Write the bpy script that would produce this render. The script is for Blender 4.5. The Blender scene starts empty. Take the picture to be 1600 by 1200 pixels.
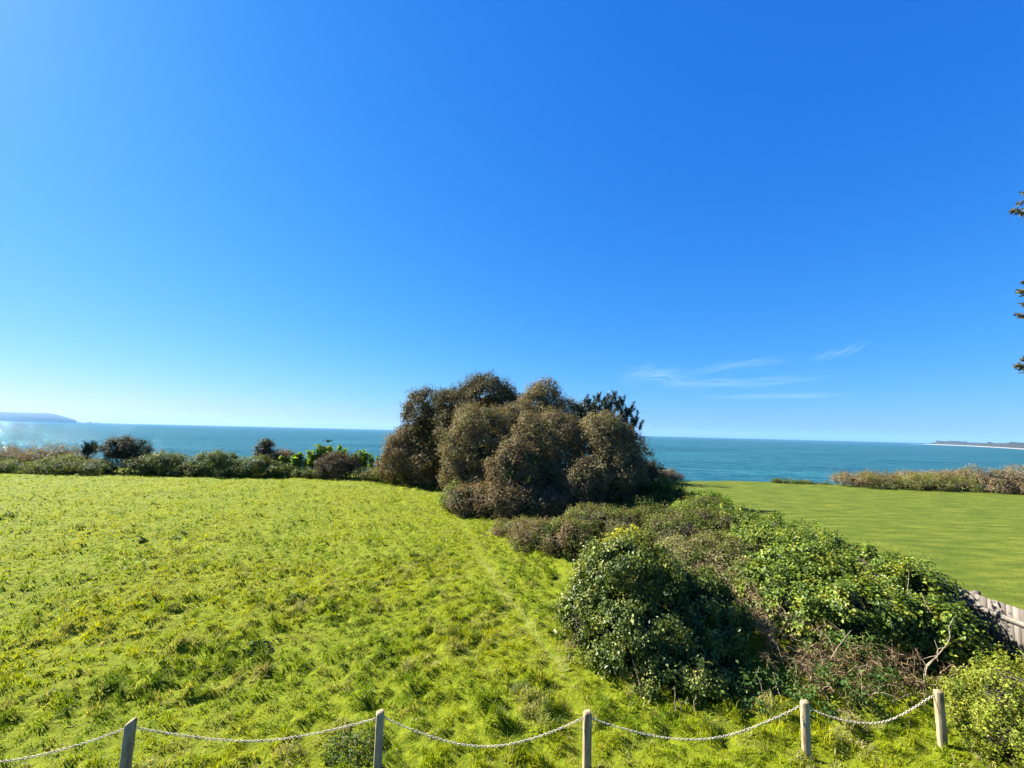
import bpy, math
import numpy as np

# ------------------------------------------------------------------ camera, sky, sun, exposure
scn = bpy.context.scene
F, CX, CY, EYE = 700.0, 800.0, 600.0, 4.5           # focal length and centre in photo pixels, eye height (m)
PITCH, ROLL = math.atan(74.7 / F), math.radians(1.38)
fw = np.array([0, math.cos(PITCH), math.sin(PITCH)])
u0 = np.array([0, -math.sin(PITCH), math.cos(PITCH)]); r0 = np.array([1.0, 0, 0])
CR = r0 * math.cos(ROLL) + u0 * math.sin(ROLL); CU = u0 * math.cos(ROLL) - r0 * math.sin(ROLL)
CAM = np.array([0, 0, EYE])
from mathutils import Matrix, Vector
cam = bpy.data.cameras.new('camera'); camo = bpy.data.objects.new('camera', cam)
scn.collection.objects.link(camo); scn.camera = camo
camo.matrix_world = Matrix([[CR[i], CU[i], -fw[i], CAM[i]] for i in range(3)] + [[0, 0, 0, 1]])
cam.sensor_width = 36; cam.lens = 36 * F / 1600; cam.clip_start = .05; cam.clip_end = 120000
SUN_AZ, SUN_EL = math.radians(-66), math.radians(38)   # left of the view, high
world = bpy.data.worlds.new('World'); scn.world = world; world.use_nodes = True
wn = world.node_tree.nodes; wl = world.node_tree.links; wn.clear()
sky = wn.new('ShaderNodeTexSky'); sky.sky_type = 'NISHITA'; sky.sun_disc = False
sky.sun_elevation = SUN_EL; sky.sun_rotation = SUN_AZ
sky.air_density = 1.0; sky.dust_density = .3; sky.ozone_density = 2.0; sky.altitude = 0
# the photograph's deep phone-camera blue: one response curve per channel, the same over the whole sky
sp = wn.new('ShaderNodeSeparateColor'); cb = wn.new('ShaderNodeCombineColor'); wl.new(sky.outputs[0], sp.inputs[0])
for i, (k, gm) in enumerate(((1.8, 1.5), (1.5, .8), (1.58, .35))):
    pw = wn.new('ShaderNodeMath'); pw.operation = 'POWER'; pw.inputs[1].default_value = gm
    ml = wn.new('ShaderNodeMath'); ml.operation = 'MULTIPLY'; ml.inputs[1].default_value = k * .05 ** gm * 2.18
    wl.new(sp.outputs[i], pw.inputs[0]); wl.new(pw.outputs[0], ml.inputs[0]); wl.new(ml.outputs[0], cb.inputs[i])
bg = wn.new('ShaderNodeBackground'); bg.inputs[1].default_value = .1
wo = wn.new('ShaderNodeOutputWorld')
wl.new(cb.outputs[0], bg.inputs[0]); wl.new(bg.outputs[0], wo.inputs[0])
sun = bpy.data.lights.new('sun', 'SUN'); sun.energy = 4.6; sun.angle = math.radians(.5); sun.color = (1, .955, .87)
suno = bpy.data.objects.new('sun', sun); scn.collection.objects.link(suno)
sd = Vector((math.sin(SUN_AZ) * math.cos(SUN_EL), math.cos(SUN_AZ) * math.cos(SUN_EL), math.sin(SUN_EL)))
suno.rotation_euler = sd.to_track_quat('Z', 'Y').to_euler(); suno.location = (-30, 10, 40)
scn.render.engine = 'CYCLES'
vs = scn.view_settings; vs.view_transform = 'Standard'; vs.look = 'None'; vs.gamma = 1; vs.use_curve_mapping = False
vs.exposure = 2.2
scn.cycles.max_bounces = 6; scn.cycles.diffuse_bounces = 3; scn.cycles.glossy_bounces = 2
scn.cycles.transparent_max_bounces = 8; scn.cycles.volume_bounces = 0

# ------------------------------------------------------------------ helpers
rng = np.random.default_rng(7)
def ray(x, y): return fw + CR * (x - CX) / F + CU * (CY - y) / F
def at_z(x, y, z=0.):
    d = ray(x, y); return CAM + d * (z - EYE) / d[2]
def at_y(x, y, Y):
    d = ray(x, y); return CAM + d * Y / d[1]
def nrm(v): return v / np.maximum(np.linalg.norm(v, axis=-1, keepdims=True), 1e-9)
class Noise:
    """smooth noise as a sum of plane waves, about -1..1"""
    def __init__(s, wmin, wmax, dim=3, n=22, seed=0):
        g = np.random.default_rng(seed); d = nrm(g.normal(size=(n, dim)))
        s.k = d * (2 * np.pi / np.exp(g.uniform(np.log(wmin), np.log(wmax), n)))[:, None]; s.p = g.uniform(0, 6.28, n); s.n = n
    def __call__(s, P): return np.sin(P @ s.k.T + s.p).sum(1) * (1.25 / math.sqrt(s.n))

def link(o): scn.collection.objects.link(o); return o
def empty(name, loc, label, cat, group=None):
    o = bpy.data.objects.new(name, None); o.location = tuple(loc); o.empty_display_size = .2
    o['label'] = label; o['category'] = cat
    if group: o['group'] = group
    return link(o)
def mesh_obj(name, V, Fc, mat, parent=None, col=None, smooth=False, origin=None):
    """V (n,3) world coordinates; Fc (m,3|4) int array or list of such arrays"""
    V = np.asarray(V, dtype=np.float64)
    if parent is not None: V = V - np.array(parent.location)
    elif origin is not None: V = V - np.asarray(origin)
    parts = Fc if isinstance(Fc, list) else [Fc]
    me = bpy.data.meshes.new(name)
    me.vertices.add(len(V)); me.vertices.foreach_set('co', V.astype(np.float32).ravel())
    loops = np.concatenate([np.asarray(p, dtype=np.int32).ravel() for p in parts])
    tot = np.concatenate([np.full(len(p), np.asarray(p).shape[1], dtype=np.int32) for p in parts])
    me.loops.add(len(loops)); me.loops.foreach_set('vertex_index', loops)
    me.polygons.add(len(tot)); me.polygons.foreach_set('loop_start', np.concatenate([[0], np.cumsum(tot)[:-1]]).astype(np.int32))
    if smooth: me.polygons.foreach_set('use_smooth', np.ones(len(tot), dtype=bool))
    if col is not None:
        a = me.attributes.new('col', 'FLOAT_COLOR', 'POINT')
        a.data.foreach_set('color', np.concatenate([col, np.ones((len(col), 1))], 1).astype(np.float32).ravel())
    me.update(calc_edges=True); me.validate()
    if mat: me.materials.append(mat)
    o = bpy.data.objects.new(name, me); link(o)
    if parent is not None: o.parent = parent
    elif origin is not None: o.location = tuple(origin)
    return o
def struct(o): o['kind'] = 'structure'; return o
def stuff(o): o['kind'] = 'stuff'; return o
def tag(o, label, cat, group=None):
    o['label'] = label; o['category'] = cat
    if group: o['group'] = group
    return o

# ---- materials
def new_mat(name):
    m = bpy.data.materials.new(name); m.use_nodes = True; n = m.node_tree.nodes; n.clear()
    return m, n, m.node_tree.links
def leaf_mat(name, rough=.45, spec=.5, trans=.3, tint=(1.15, 1.2, .6)):
    m, n, l = new_mat(name)
    a = n.new('ShaderNodeAttribute'); a.attribute_name = 'col'
    p = n.new('ShaderNodeBsdfPrincipled'); p.inputs['Roughness'].default_value = rough; p.inputs['Specular IOR Level'].default_value = spec
    t = n.new('ShaderNodeBsdfTranslucent'); mx = n.new('ShaderNodeMixShader'); mx.inputs[0].default_value = trans
    mu = n.new('ShaderNodeMix'); mu.data_type = 'RGBA'; mu.blend_type = 'MULTIPLY'; mu.inputs[0].default_value = 1
    mu.inputs[7].default_value = (*tint, 1)
    o = n.new('ShaderNodeOutputMaterial')
    l.new(a.outputs['Color'], p.inputs['Base Color']); l.new(a.outputs['Color'], mu.inputs[6]); l.new(mu.outputs[2], t.inputs['Color'])
    l.new(p.outputs[0], mx.inputs[1]); l.new(t.outputs[0], mx.inputs[2]); l.new(mx.outputs[0], o.inputs[0])
    return m
def rough_mat(name, c1, c2, scale=4., rough=.85, bump=.3, stretch=(1, 1, 1), detail=6, spec=.3, bdist=.02, c3=None):
    m, n, l = new_mat(name)
    g = n.new('ShaderNodeNewGeometry'); mp = n.new('ShaderNodeMapping'); mp.inputs['Scale'].default_value = stretch
    nz = n.new('ShaderNodeTexNoise'); nz.inputs['Scale'].default_value = scale; nz.inputs['Detail'].default_value = detail; nz.inputs['Roughness'].default_value = .65
    rp = n.new('ShaderNodeValToRGB'); rp.color_ramp.elements[0].position = .3; rp.color_ramp.elements[1].position = .7
    rp.color_ramp.elements[0].color = (*c1, 1); rp.color_ramp.elements[1].color = (*c2, 1)
    if c3:
        e = rp.color_ramp.elements.new(.5); e.color = (*c3, 1)
    p = n.new('ShaderNodeBsdfPrincipled'); p.inputs['Roughness'].default_value = rough; p.inputs['Specular IOR Level'].default_value = spec
    b = n.new('ShaderNodeBump'); b.inputs['Strength'].default_value = bump; b.inputs['Distance'].default_value = bdist
    o = n.new('ShaderNodeOutputMaterial')
    l.new(g.outputs['Position'], mp.inputs[0]); l.new(mp.outputs[0], nz.inputs['Vector']); l.new(nz.outputs[0], rp.inputs[0])
    l.new(rp.outputs[0], p.inputs['Base Color']); l.new(nz.outputs[0], b.inputs['Height']); l.new(b.outputs[0], p.inputs['Normal'])
    l.new(p.outputs[0], o.inputs[0])
    return m
M_GRASS = leaf_mat('grass_blade', .55, .1, .42, (1.2, 1.15, .4))
M_IVY = leaf_mat('ivy_leaf', .4, .2, .28, (1.35, 1.3, .4))
M_LEAF = leaf_mat('oak_leaf', .6, .1, .28, (1.3, 1.15, .6))
M_SOFT = leaf_mat('scrub_leaf', .6, .15, .35, (1.25, 1.2, .5))
M_DRY = leaf_mat('dry_bracken', .8, .15, .25, (1.1, 1, .8))
M_NEEDLE = leaf_mat('pine_needle', .45, .4, .12)
M_BARK = rough_mat('bark', (.035, .028, .02), (.12, .1, .08), 9, .9, .6, (1, 1, .25))
M_TWIG = rough_mat('dead_twig', (.13, .1, .06), (.3, .24, .16), 14, .85, .3)
M_CORE = rough_mat('painted_twig_shade', (.012, .011, .006), (.1, .085, .05), 9, .95, 1., detail=9, bdist=.15)  # solid cores: twig brown with the dark of shaded gaps painted in

# ---- geometry builders
def leaf_mesh(P, N, L, W, fold=.25, T=None):
    """folded four-corner leaves: returns verts, tris"""
    n = len(P)
    if T is None: T = rng.normal(size=(n, 3))
    T = nrm(T - N * (T * N).sum(1, keepdims=True)); B = np.cross(N, T)
    L = L[:, None]; W = W[:, None]
    base = P - T * L * .5; tip = P + T * L * .5 - N * L * .12; mid = P + T * L * rng.uniform(-.1, .05, (n, 1))
    a = mid + B * W * .5 + N * W * fold; b = mid - B * W * .5 + N * W * fold
    V = np.stack([base, a, tip, b], 1).reshape(-1, 3)
    i = np.arange(n)[:, None] * 4
    return V, np.concatenate([i + [0, 1, 2], i + [0, 2, 3]])
def pick_colours(n, palette, P=None, scale=None, jit=.22, seed=1):
    """base colours drawn from a palette, in patches when a scale is given"""
    c = np.array([q[0] for q in palette]); w = np.array([q[1] for q in palette], float); w /= w.sum()
    u = rng.uniform(size=n)
    if scale:
        v = Noise(scale * .6, scale * 1.6, seed=seed)(P) * .5 + rng.normal(0, .22, n)
        u = (np.argsort(np.argsort(v)) + .5) / n
    k = np.minimum(np.searchsorted(np.cumsum(w), u), len(c) - 1)
    return c[k] * np.exp(rng.normal(0, jit, (n, 1))) * np.exp(rng.normal(0, jit * .25, (n, 3)))
def tube(pts, rad, sides=6):
    pts = np.asarray(pts, float); n = len(pts); rad = np.broadcast_to(rad, n)
    t = nrm(np.gradient(pts, axis=0)); ref = np.where(np.abs(t[:, 2:3]) > .9, [[1., 0, 0]], [[0, 0, 1.]])
    a = nrm(np.cross(t, ref)); b = np.cross(t, a); th = np.arange(sides) / sides * 2 * np.pi
    V = pts[:, None] + rad[:, None, None] * (a[:, None] * np.cos(th)[None, :, None] + b[:, None] * np.sin(th)[None, :, None])
    V = V.reshape(-1, 3); q = []
    for i in range(n - 1):
        for j in range(sides):
            k = (j + 1) % sides; q.append((i * sides + j, i * sides + k, (i + 1) * sides + k, (i + 1) * sides + j))
    return V, np.array(q)
def merge(items):
    Vs, Fs, o = [], [], 0
    for V, f in items: Vs.append(V); Fs.append(np.asarray(f) + o); o += len(V)
    return np.concatenate(Vs), np.concatenate(Fs)
def curve(p0, p1, n=8, wob=.1, sag=0.):
    p0, p1 = np.asarray(p0, float), np.asarray(p1, float); s = np.linspace(0, 1, n)[:, None]; d = np.linalg.norm(p1 - p0)
    w = np.cumsum(rng.normal(0, 1, (n, 3)), 0); w -= w[0] + (w[-1] - w[0]) * s
    P = p0 + (p1 - p0) * s + w * wob * d / n; P[:, 2] += sag * 4 * (s * (1 - s))[:, 0] * d
    return P
def ico_dirs(n):
    i = np.arange(n) + .5; ph = np.arccos(1 - 2 * i / n); th = np.pi * (1 + 5 ** .5) * i
    return np.stack([np.cos(th) * np.sin(ph), np.sin(th) * np.sin(ph), np.cos(ph)], 1)
def uv_ball(c, r, seed, amp=.12, nu=18, nv=10):
    u = np.linspace(0, 2 * np.pi, nu, endpoint=False); v = np.linspace(.05, np.pi - .05, nv)
    U, Vv = np.meshgrid(u, v); d = np.stack([np.cos(U) * np.sin(Vv), np.sin(U) * np.sin(Vv), np.cos(Vv)], -1).reshape(-1, 3)
    k = 1 + amp * Noise(.5, 1.2, seed=seed)(d); V = c + d * r * k[:, None]; q = []
    for i in range(nv - 1):
        for j in range(nu): q.append((i * nu + j, i * nu + (j + 1) % nu, (i + 1) * nu + (j + 1) % nu, (i + 1) * nu + j))
    return V, np.array(q)
def B(px, py, rx, ry, Y, depth=None):
    """an ellipsoid of foliage: centre seen at (px,py), Y metres away, radii given at that distance"""
    c = at_y(px, py, Y); s = Y / F; return (*c, rx * s, depth if depth else rx * s, ry * s)
def foliage(blobs, n, L, W, palette, clump=14, spread=1.3, shell=(.72, 1.04), lobes=7, lobe_r=.36, amp=.14, patch=1.2,
            up=.35, seed=0, jit=.22, zmin=.03, dirT=None, wild=.75, gap=-.75, shoot=.22):
    """leaf clumps spread through the outer volume of lobed blobs; returns verts, tris, colours"""
    g = np.random.default_rng(seed + 100); E = []
    for b in blobs:
        c, r = np.array(b[:3]), np.array(b[3:]); E.append((c, r, 1.0))
        ds = ico_dirs(max(lobes * 2, 2)); ds = ds[g.permutation(len(ds))][:lobes]
        for d in ds:
            if d[2] < -.35: d = d * [1, 1, -1]
            k = lobe_r * g.uniform(.55, 1.4); E.append((c + d * r * g.uniform(.68, .84), r * k * g.uniform(.85, 1.15, 3), 1.0))
    area = np.array([(e[1][0] * e[1][1] * e[1][2]) ** (2 / 3) for e in E]); nc = np.maximum((n / clump * 2.4 * area / area.sum()).astype(int), 2)
    Pc, Nc = [], []
    for k, (c, r, _) in enumerate(E):
        m = nc[k]; d = nrm(g.normal(size=(m, 3))); rad = shell[0] + (shell[1] - shell[0]) * g.uniform(size=m) ** .6; rad = rad + (g.uniform(size=m) < .07) * g.uniform(.02, shoot, m)
        s = 1 + np.clip(amp * Noise(.35, 1.1, seed=seed * 31 + k)(d), -.35, .2); P = c + d * r * (rad * s)[:, None]
        Nn = nrm(d / r); keep = P[:, 2] > zmin
        tocam = nrm(CAM - P); face = (Nn * tocam).sum(1); keep &= (face > -.25) | (g.uniform(size=m) < .45)
        for j, (c2, r2, _) in enumerate(E):
            if j != k: keep &= (((P - c2) / r2) ** 2).sum(1) > .62
        Pc.append(P[keep]); Nc.append(Nn[keep])
    Pc = np.concatenate(Pc); Nc = np.concatenate(Nc)
    # gaps: thin the clumps where a coarse noise is low
    gv = Noise(L * 6, L * 14, seed=seed + 5)(Pc); kp = gv > gap + g.normal(0, .15, len(Pc)); Pc, Nc = Pc[kp], Nc[kp]
    m = max(int(round(n / max(len(Pc), 1))), 1); P = np.repeat(Pc, m, 0); Nn = np.repeat(Nc, m, 0); q = len(P)
    off = rng.normal(size=(q, 3)) * L * spread; P = P + off
    Nn = nrm(Nn * .6 + [0, 0, up] + nrm(off) * .35 + rng.normal(size=(q, 3)) * wild * .55)
    ok = P[:, 2] > zmin; P, Nn = P[ok], Nn[ok]; q = len(P)
    s = np.exp(rng.normal(0, .22, q)); T = None
    if dirT is not None: T = rng.normal(size=(q, 3)) + np.array(dirT) * 1.6
    V, f = leaf_mesh(P, Nn, L * s, W * s, T=T)
    c = pick_colours(q, palette, P, patch, jit, seed)
    return V, f, np.repeat(c, 4, 0)
def stems(base, tips, r0_, r1, n=7, wob=.25, sag=.06, sides=5):
    return merge([tube(curve(base + rng.normal(0, r0_ * .6, 3) * [1, 1, 0], t, n, wob, sag), np.linspace(r0_, r1, n), sides) for t in tips])
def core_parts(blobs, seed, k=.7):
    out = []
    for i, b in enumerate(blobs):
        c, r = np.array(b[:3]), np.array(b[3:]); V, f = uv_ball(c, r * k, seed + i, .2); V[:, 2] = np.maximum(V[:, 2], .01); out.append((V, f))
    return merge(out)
def shrub(name, label, cat, blobs, n, L, W, palette, mat, group=None, seed=1, core=.7, woody=6, wood_r=.03, trunk=None, **kw):
    bl = np.array(blobs); lo = bl[:, 2].min()
    base = np.array([np.average(bl[:, 0]), np.average(bl[:, 1]), 0.]) if trunk is None else np.array([*trunk[:2], 0.])
    o = empty(name, base, label, cat, group)
    V, f, c = foliage(blobs, n, L, W, palette, seed=seed, **kw)
    mesh_obj('crown' if trunk is not None else 'foliage', V, f, mat, o, c)
    if core:
        for i, b in enumerate(blobs): mesh_obj('inner_twig_shade', *core_parts([b], seed + i, core), M_CORE, o)
    g = np.random.default_rng(seed + 9)
    if trunk is not None:
        h = trunk[2]; top = base + [g.normal(0, .2), g.normal(0, .2), h]
        mesh_obj('trunk', *tube(curve(base - [0, 0, .1], top, 9, .15), np.linspace(trunk[3], trunk[3] * .5, 9), 9), M_BARK, o, smooth=True)
        for b in blobs:
            e = np.array(b[:3]) + g.normal(0, .1, 3); st = base + (top - base) * g.uniform(.45, .95)
            mesh_obj('limb', *tube(curve(st, e, 7, .3, .06), np.linspace(trunk[3] * .45, trunk[3] * .12, 7), 6), M_BARK, o, smooth=True)
    elif woody:
        tips = []
        for _ in range(woody):
            b = bl[g.integers(len(bl))]; d = nrm(g.normal(size=3)); d[2] = abs(d[2]); tips.append(b[:3] + d * b[3:] * .8)
        tips = [np.maximum(t, [-1e9, -1e9, .1]) for t in tips]
        its = []
        for t in tips:
            s0 = np.array([base[0] * .5 + t[0] * .5, base[1] * .5 + t[1] * .5, -.03]); its.append(tube(curve(s0, t, 6, .3, .08), np.linspace(wood_r, wood_r * .25, 6), 5))
        for it in its: mesh_obj('stem', *it, M_BARK, o)
    return o

# ------------------------------------------------------------------ land
EDGE = lambda X: 47.5 - np.maximum(0, X - 33) * .12 - np.maximum(0, -X - 22) * .06 + .5 * np.sin(X * .31) + .3 * np.sin(X * .83 + 1)
nA = Noise(.32, .95, 2, n=34, seed=3); nS = Noise(.16, .34, 2, n=30, seed=6); nB = Noise(2.5, 7, 2, seed=4); nC = Noise(9, 30, 2, seed=5)
nU = Noise(1.6, 5, 2, seed=9)
def rough(XY): return np.clip(nU(XY) * .8 + .5, 0, 1)     # where the sward is tussocky and where it is short
def lumps(XY):            # tussocks of the rough meadow
    return .05 * (.62 + .45 * rough(XY)) * (nA(XY) + .5 * nS(XY)) + .022 * nB(XY)
PATH = np.array([at_z(x, y)[:2] for x, y in ((640, 752), (700, 780), (722, 815), (752, 875), (790, 930), (835, 985), (880, 1050), (905, 1120), (900, 1250))])
def path_d(XY):
    d = np.full(len(XY), 1e9)
    for a, b in zip(PATH[:-1], PATH[1:]):
        t = np.clip(((XY - a) @ (b - a)) / ((b - a) @ (b - a)), 0, 1); d = np.minimum(d, np.linalg.norm(XY - a - t[:, None] * (b - a), axis=1))
    return d
def meadow_z(XY):
    pd = np.clip(path_d(XY) / .45, 0, 1); return lumps(XY) * (.35 + .65 * pd) - .02 * (1 - pd) + .05 * nC(XY) * 0
def lawn_z(XY): return .012 * nB(XY)
XB = 10.4                                            # the boundary between meadow and lawn
def spaced(a, b, n, focus, k):                       # n+1 coordinates from a to b, dense near focus
    u = np.linspace(math.asinh((a - focus) / k), math.asinh((b - focus) / k), n + 1); return focus + k * np.sinh(u)
def sheet(xs, ys, zf):
    X, Y = np.meshgrid(xs, ys)                       # ys in 0..1: up to the cliff edge
    Yw = -14 + (EDGE(X) + 14) * Y; XY = np.stack([X.ravel(), Yw.ravel()], 1)
    fall = np.clip((Y.ravel() - .985) / .015, 0, 1)
    V = np.concatenate([XY, (zf(XY) * (1 - fall) - .12 * fall)[:, None]], 1); nx, ny = len(xs), len(ys)
    i = np.arange(ny - 1)[:, None] * nx + np.arange(nx - 1)[None]; i = i.ravel()
    return V, np.stack([i, i + 1, i + nx + 1, i + nx], 1)
M_MEADOW = rough_mat('meadow_turf', (.075, .1, .004), (.165, .185, .008), 7, .95, 1., (1, 1, 1), 9, .1, .08, (.115, .14, .005))
M_LAWN = rough_mat('mown_turf', (.035, .06, .005), (.125, .135, .016), 1.5, .95, .8, (.35, 1.1, 1), 8, .1, .06, (.07, .092, .008))
yy = (spaced(2, 47, 270, 5, 9) + 14) / 61.; yy = np.concatenate([np.linspace(0, yy[0], 12)[:-1], yy[:-1], [1.]])
V, f = sheet(spaced(-85, XB, 250, 1, 12), yy, meadow_z); struct(mesh_obj('meadow', V, f, M_MEADOW, smooth=True))
V, f = sheet(spaced(XB, 95, 90, XB, 20), yy[::3] if (len(yy) - 1) % 3 == 0 else np.concatenate([yy[::3], [1.]]), lawn_z); struct(mesh_obj('lawn', V, f, M_LAWN, smooth=True))
# the faint trodden track through the meadow
tk = PATH[3:7]; tt_ = np.linspace(0, len(tk) - 1, 90); cx_ = np.stack([np.interp(tt_, np.arange(len(tk)), tk[:, i]) for i in range(2)], 1); dn = np.gradient(cx_, axis=0); dn = nrm(np.stack([-dn[:, 1], dn[:, 0]], 1))
wd = .08 + .035 * np.sin(tt_ * 7) + .02 * np.sin(tt_ * 17 + 1); cx_ = cx_ + dn * (.08 * np.sin(tt_ * 5))[:, None]; rows = [np.concatenate([q, (meadow_z(q) + .005)[:, None]], 1) for q in (cx_ - dn * wd[:, None], cx_, cx_ + dn * wd[:, None])]
i = np.arange(89); struct(mesh_obj('path', np.concatenate(rows), np.concatenate([np.stack([i + a, i + a + 1, i + a + 91, i + a + 90], 1) for a in (0, 90)]), rough_mat('trodden_straw', (.1, .13, .006), (.17, .165, .03), 14, .95, 1., bdist=.05, c3=(.13, .15, .012)), smooth=True))
# cliff below the edge, down to under the sea
xs = np.linspace(-85, 95, 181); rows = []; nK = Noise(3, 14, 2, seed=8)
for k, (dy, z) in enumerate(((0, -.13), (.6, -.8), (2, -5), (5, -10), (9, -17), (14, -24), (40, -26.5))):
    q = np.stack([xs, np.full_like(xs, k * 7.)], 1); rows.append(np.stack([xs, EDGE(xs) + dy + (nK(q) * .8 if 0 < k < 6 else 0), np.full_like(xs, z)], 1))
V = np.concatenate(rows); nx = len(xs); i = (np.arange(len(rows) - 1)[:, None] * nx + np.arange(nx - 1)[None]).ravel()
struct(mesh_obj('cliff', V, np.stack([i, i + 1, i + nx + 1, i + nx], 1), rough_mat('cliff_earth', (.16, .11, .06), (.34, .26, .16), 1.5, .95, .6)))

# ------------------------------------------------------------------ sea
SEA = -25.0
m, n, l = new_mat('sea_water')
g = n.new('ShaderNodeNewGeometry'); acc = None
for sc, k, st in ((.07, .5, (1, 1.6, 1)), (.25, .55, (1, 1.4, 1)), (.02, .05, (1, 2.5, 1))):
    mp = n.new('ShaderNodeMapping'); mp.inputs['Scale'].default_value = st
    z = n.new('ShaderNodeTexNoise'); z.inputs['Scale'].default_value = sc; z.inputs['Detail'].default_value = 3
    l.new(g.outputs['Position'], mp.inputs[0]); l.new(mp.outputs[0], z.inputs['Vector'])
    s = n.new('ShaderNodeVectorMath'); s.operation = 'SUBTRACT'; s.inputs[1].default_value = (.5, .5, .5); l.new(z.outputs['Color'], s.inputs[0])
    q = n.new('ShaderNodeVectorMath'); q.operation = 'MULTIPLY'; q.inputs[1].default_value = (k * 4, k * 4, 0); l.new(s.outputs[0], q.inputs[0])
    if acc is None: acc = q
    else:
        a = n.new('ShaderNodeVectorMath'); a.operation = 'ADD'; l.new(acc.outputs[0], a.inputs[0]); l.new(q.outputs[0], a.inputs[1]); acc = a
a = n.new('ShaderNodeVectorMath'); a.operation = 'ADD'; a.inputs[1].default_value = (0, 0, 1); l.new(acc.outputs[0], a.inputs[0])
nn = n.new('ShaderNodeVectorMath'); nn.operation = 'NORMALIZE'; l.new(a.outputs[0], nn.inputs[0])
mp = n.new('ShaderNodeMapping'); mp.inputs['Scale'].default_value = (.25, 1, 1)
z = n.new('ShaderNodeTexNoise'); z.inputs['Scale'].default_value = .014; z.inputs['Detail'].default_value = 9; z.inputs['Roughness'].default_value = .72
l.new(g.outputs['Position'], mp.inputs[0]); l.new(mp.outputs[0], z.inputs['Vector'])
rp = n.new('ShaderNodeValToRGB'); rp.color_ramp.elements[0].position = .35; rp.color_ramp.elements[1].position = .65
rp.color_ramp.elements[0].color = (.003, .038, .047, 1); rp.color_ramp.elements[1].color = (.014, .08, .082, 1); l.new(z.outputs[0], rp.inputs[0])
df = n.new('ShaderNodeBsdfDiffuse'); gl = n.new('ShaderNodeBsdfGlossy'); gl.inputs['Roughness'].default_value = .06; gl.inputs['Color'].default_value = (.9, .95, 1, 1)
mx = n.new('ShaderNodeMixShader'); mx.inputs[0].default_value = .2
l.new(rp.outputs[0], df.inputs['Color']); l.new(nn.outputs[0], gl.inputs['Normal']); l.new(df.outputs[0], mx.inputs[1]); l.new(gl.outputs[0], mx.inputs[2])
o = n.new('ShaderNodeOutputMaterial'); l.new(mx.outputs[0], o.inputs[0]); M_SEA = m
th = np.linspace(0, 2 * np.pi, 96, endpoint=False); RAD = [0, 400, 2000, 8000, 15500]
V = [[0, 0, SEA]] + [[R * math.cos(t), R * math.sin(t), SEA] for R in RAD[1:] for t in th]
tri = [(0, 1 + j, 1 + (j + 1) % 96) for j in range(96)]; quad = [(1 + i * 96 + j, 1 + (i + 1) * 96 + j, 1 + (i + 1) * 96 + (j + 1) % 96, 1 + i * 96 + (j + 1) % 96) for i in range(3) for j in range(96)]
struct(mesh_obj('sea', V, [np.array(tri), np.array(quad)], M_SEA))

# ------------------------------------------------------------------ far shores
M_HEAD = rough_mat('headland_turf', (.016, .032, .02), (.035, .06, .042), .01, .95, .2, (1, 1, 2), 6, .1, 3)
prof = [(-420, 634), (-300, 636), (-200, 637), (-100, 640), (-40, 642), (0, 643.2), (25, 644), (45, 644.6), (70, 645.4), (82, 646.3), (90, 648.0), (97, 650.0), (105, 652.0), (111, 654.0), (116, 655.5), (120, 657)]
YH = 9000; V = []
for k, (x, y) in enumerate(prof):
    q = at_y(x, y, YH); zt = max(q[2], SEA + 3); d = min(1100, (zt - SEA) * 4 + 20)
    for dy, z in ((-d * .35, SEA - 1), (-d * .3, SEA + (zt - SEA) * .45), (-d * .1, SEA + (zt - SEA) * .9), (0, zt), (d * .4, SEA + (zt - SEA) * .6), (d, SEA - 1)):
        V.append([q[0] * (1 + dy / YH), YH + dy, z + (rng.normal(0, 1.5) if z > SEA + 5 else 0)])
i = (np.arange(len(prof) - 1)[:, None] * 6 + np.arange(5)[None]).ravel()
hb = np.array([at_y(60, 656, YH)[0], YH, SEA])
tag(mesh_obj('headland', V, np.stack([i, i + 6, i + 7, i + 1], 1), M_HEAD, origin=hb, smooth=False), 'long low blue headland across the water at the left horizon', 'headland')
M_CHALK = rough_mat('sea_stack_chalk', (.12, .125, .12), (.25, .25, .23), .05, .9, .3)
for x0, x1, h, lb in ((121.5, 127.5, 20, 'small sea stack nearest the tip of the blue headland'), (136, 144, 24, 'middle sea stack off the blue headland, flat topped'), (148, 155.5, 22, 'outermost sea stack off the headland, sloping away to the right')):
    a, b = at_y(x0, 657, YH)[0], at_y(x1, 657, YH)[0]; V = []; w = b - a
    tops = (.55, .95, 1, .8) if 'middle' in lb else ((.6, 1, .8, .35) if 'outer' in lb else (.8, 1, .9, .6))
    for s, tz in zip((0, .22, .6, 1), tops):
        for dy, z in ((-w * .3, SEA - 1), (-w * .22, SEA + h * tz), (w * .25, SEA + h * tz * .9), (w * .35, SEA - 1)): V.append([a + w * s, YH + dy * (1 if 0 < s < 1 else .4), z])
    q = [(r * 4 + c, (r + 1) * 4 + c, (r + 1) * 4 + c + 1, r * 4 + c + 1) for r in range(3) for c in range(3)] + [(0, 1, 2, 3), (15, 14, 13, 12)]
    tag(mesh_obj('sea_stack', V, np.array(q), M_CHALK, origin=((a + b) / 2, YH, SEA)), lb, 'sea stack', 'sea stacks off the headland')
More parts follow.
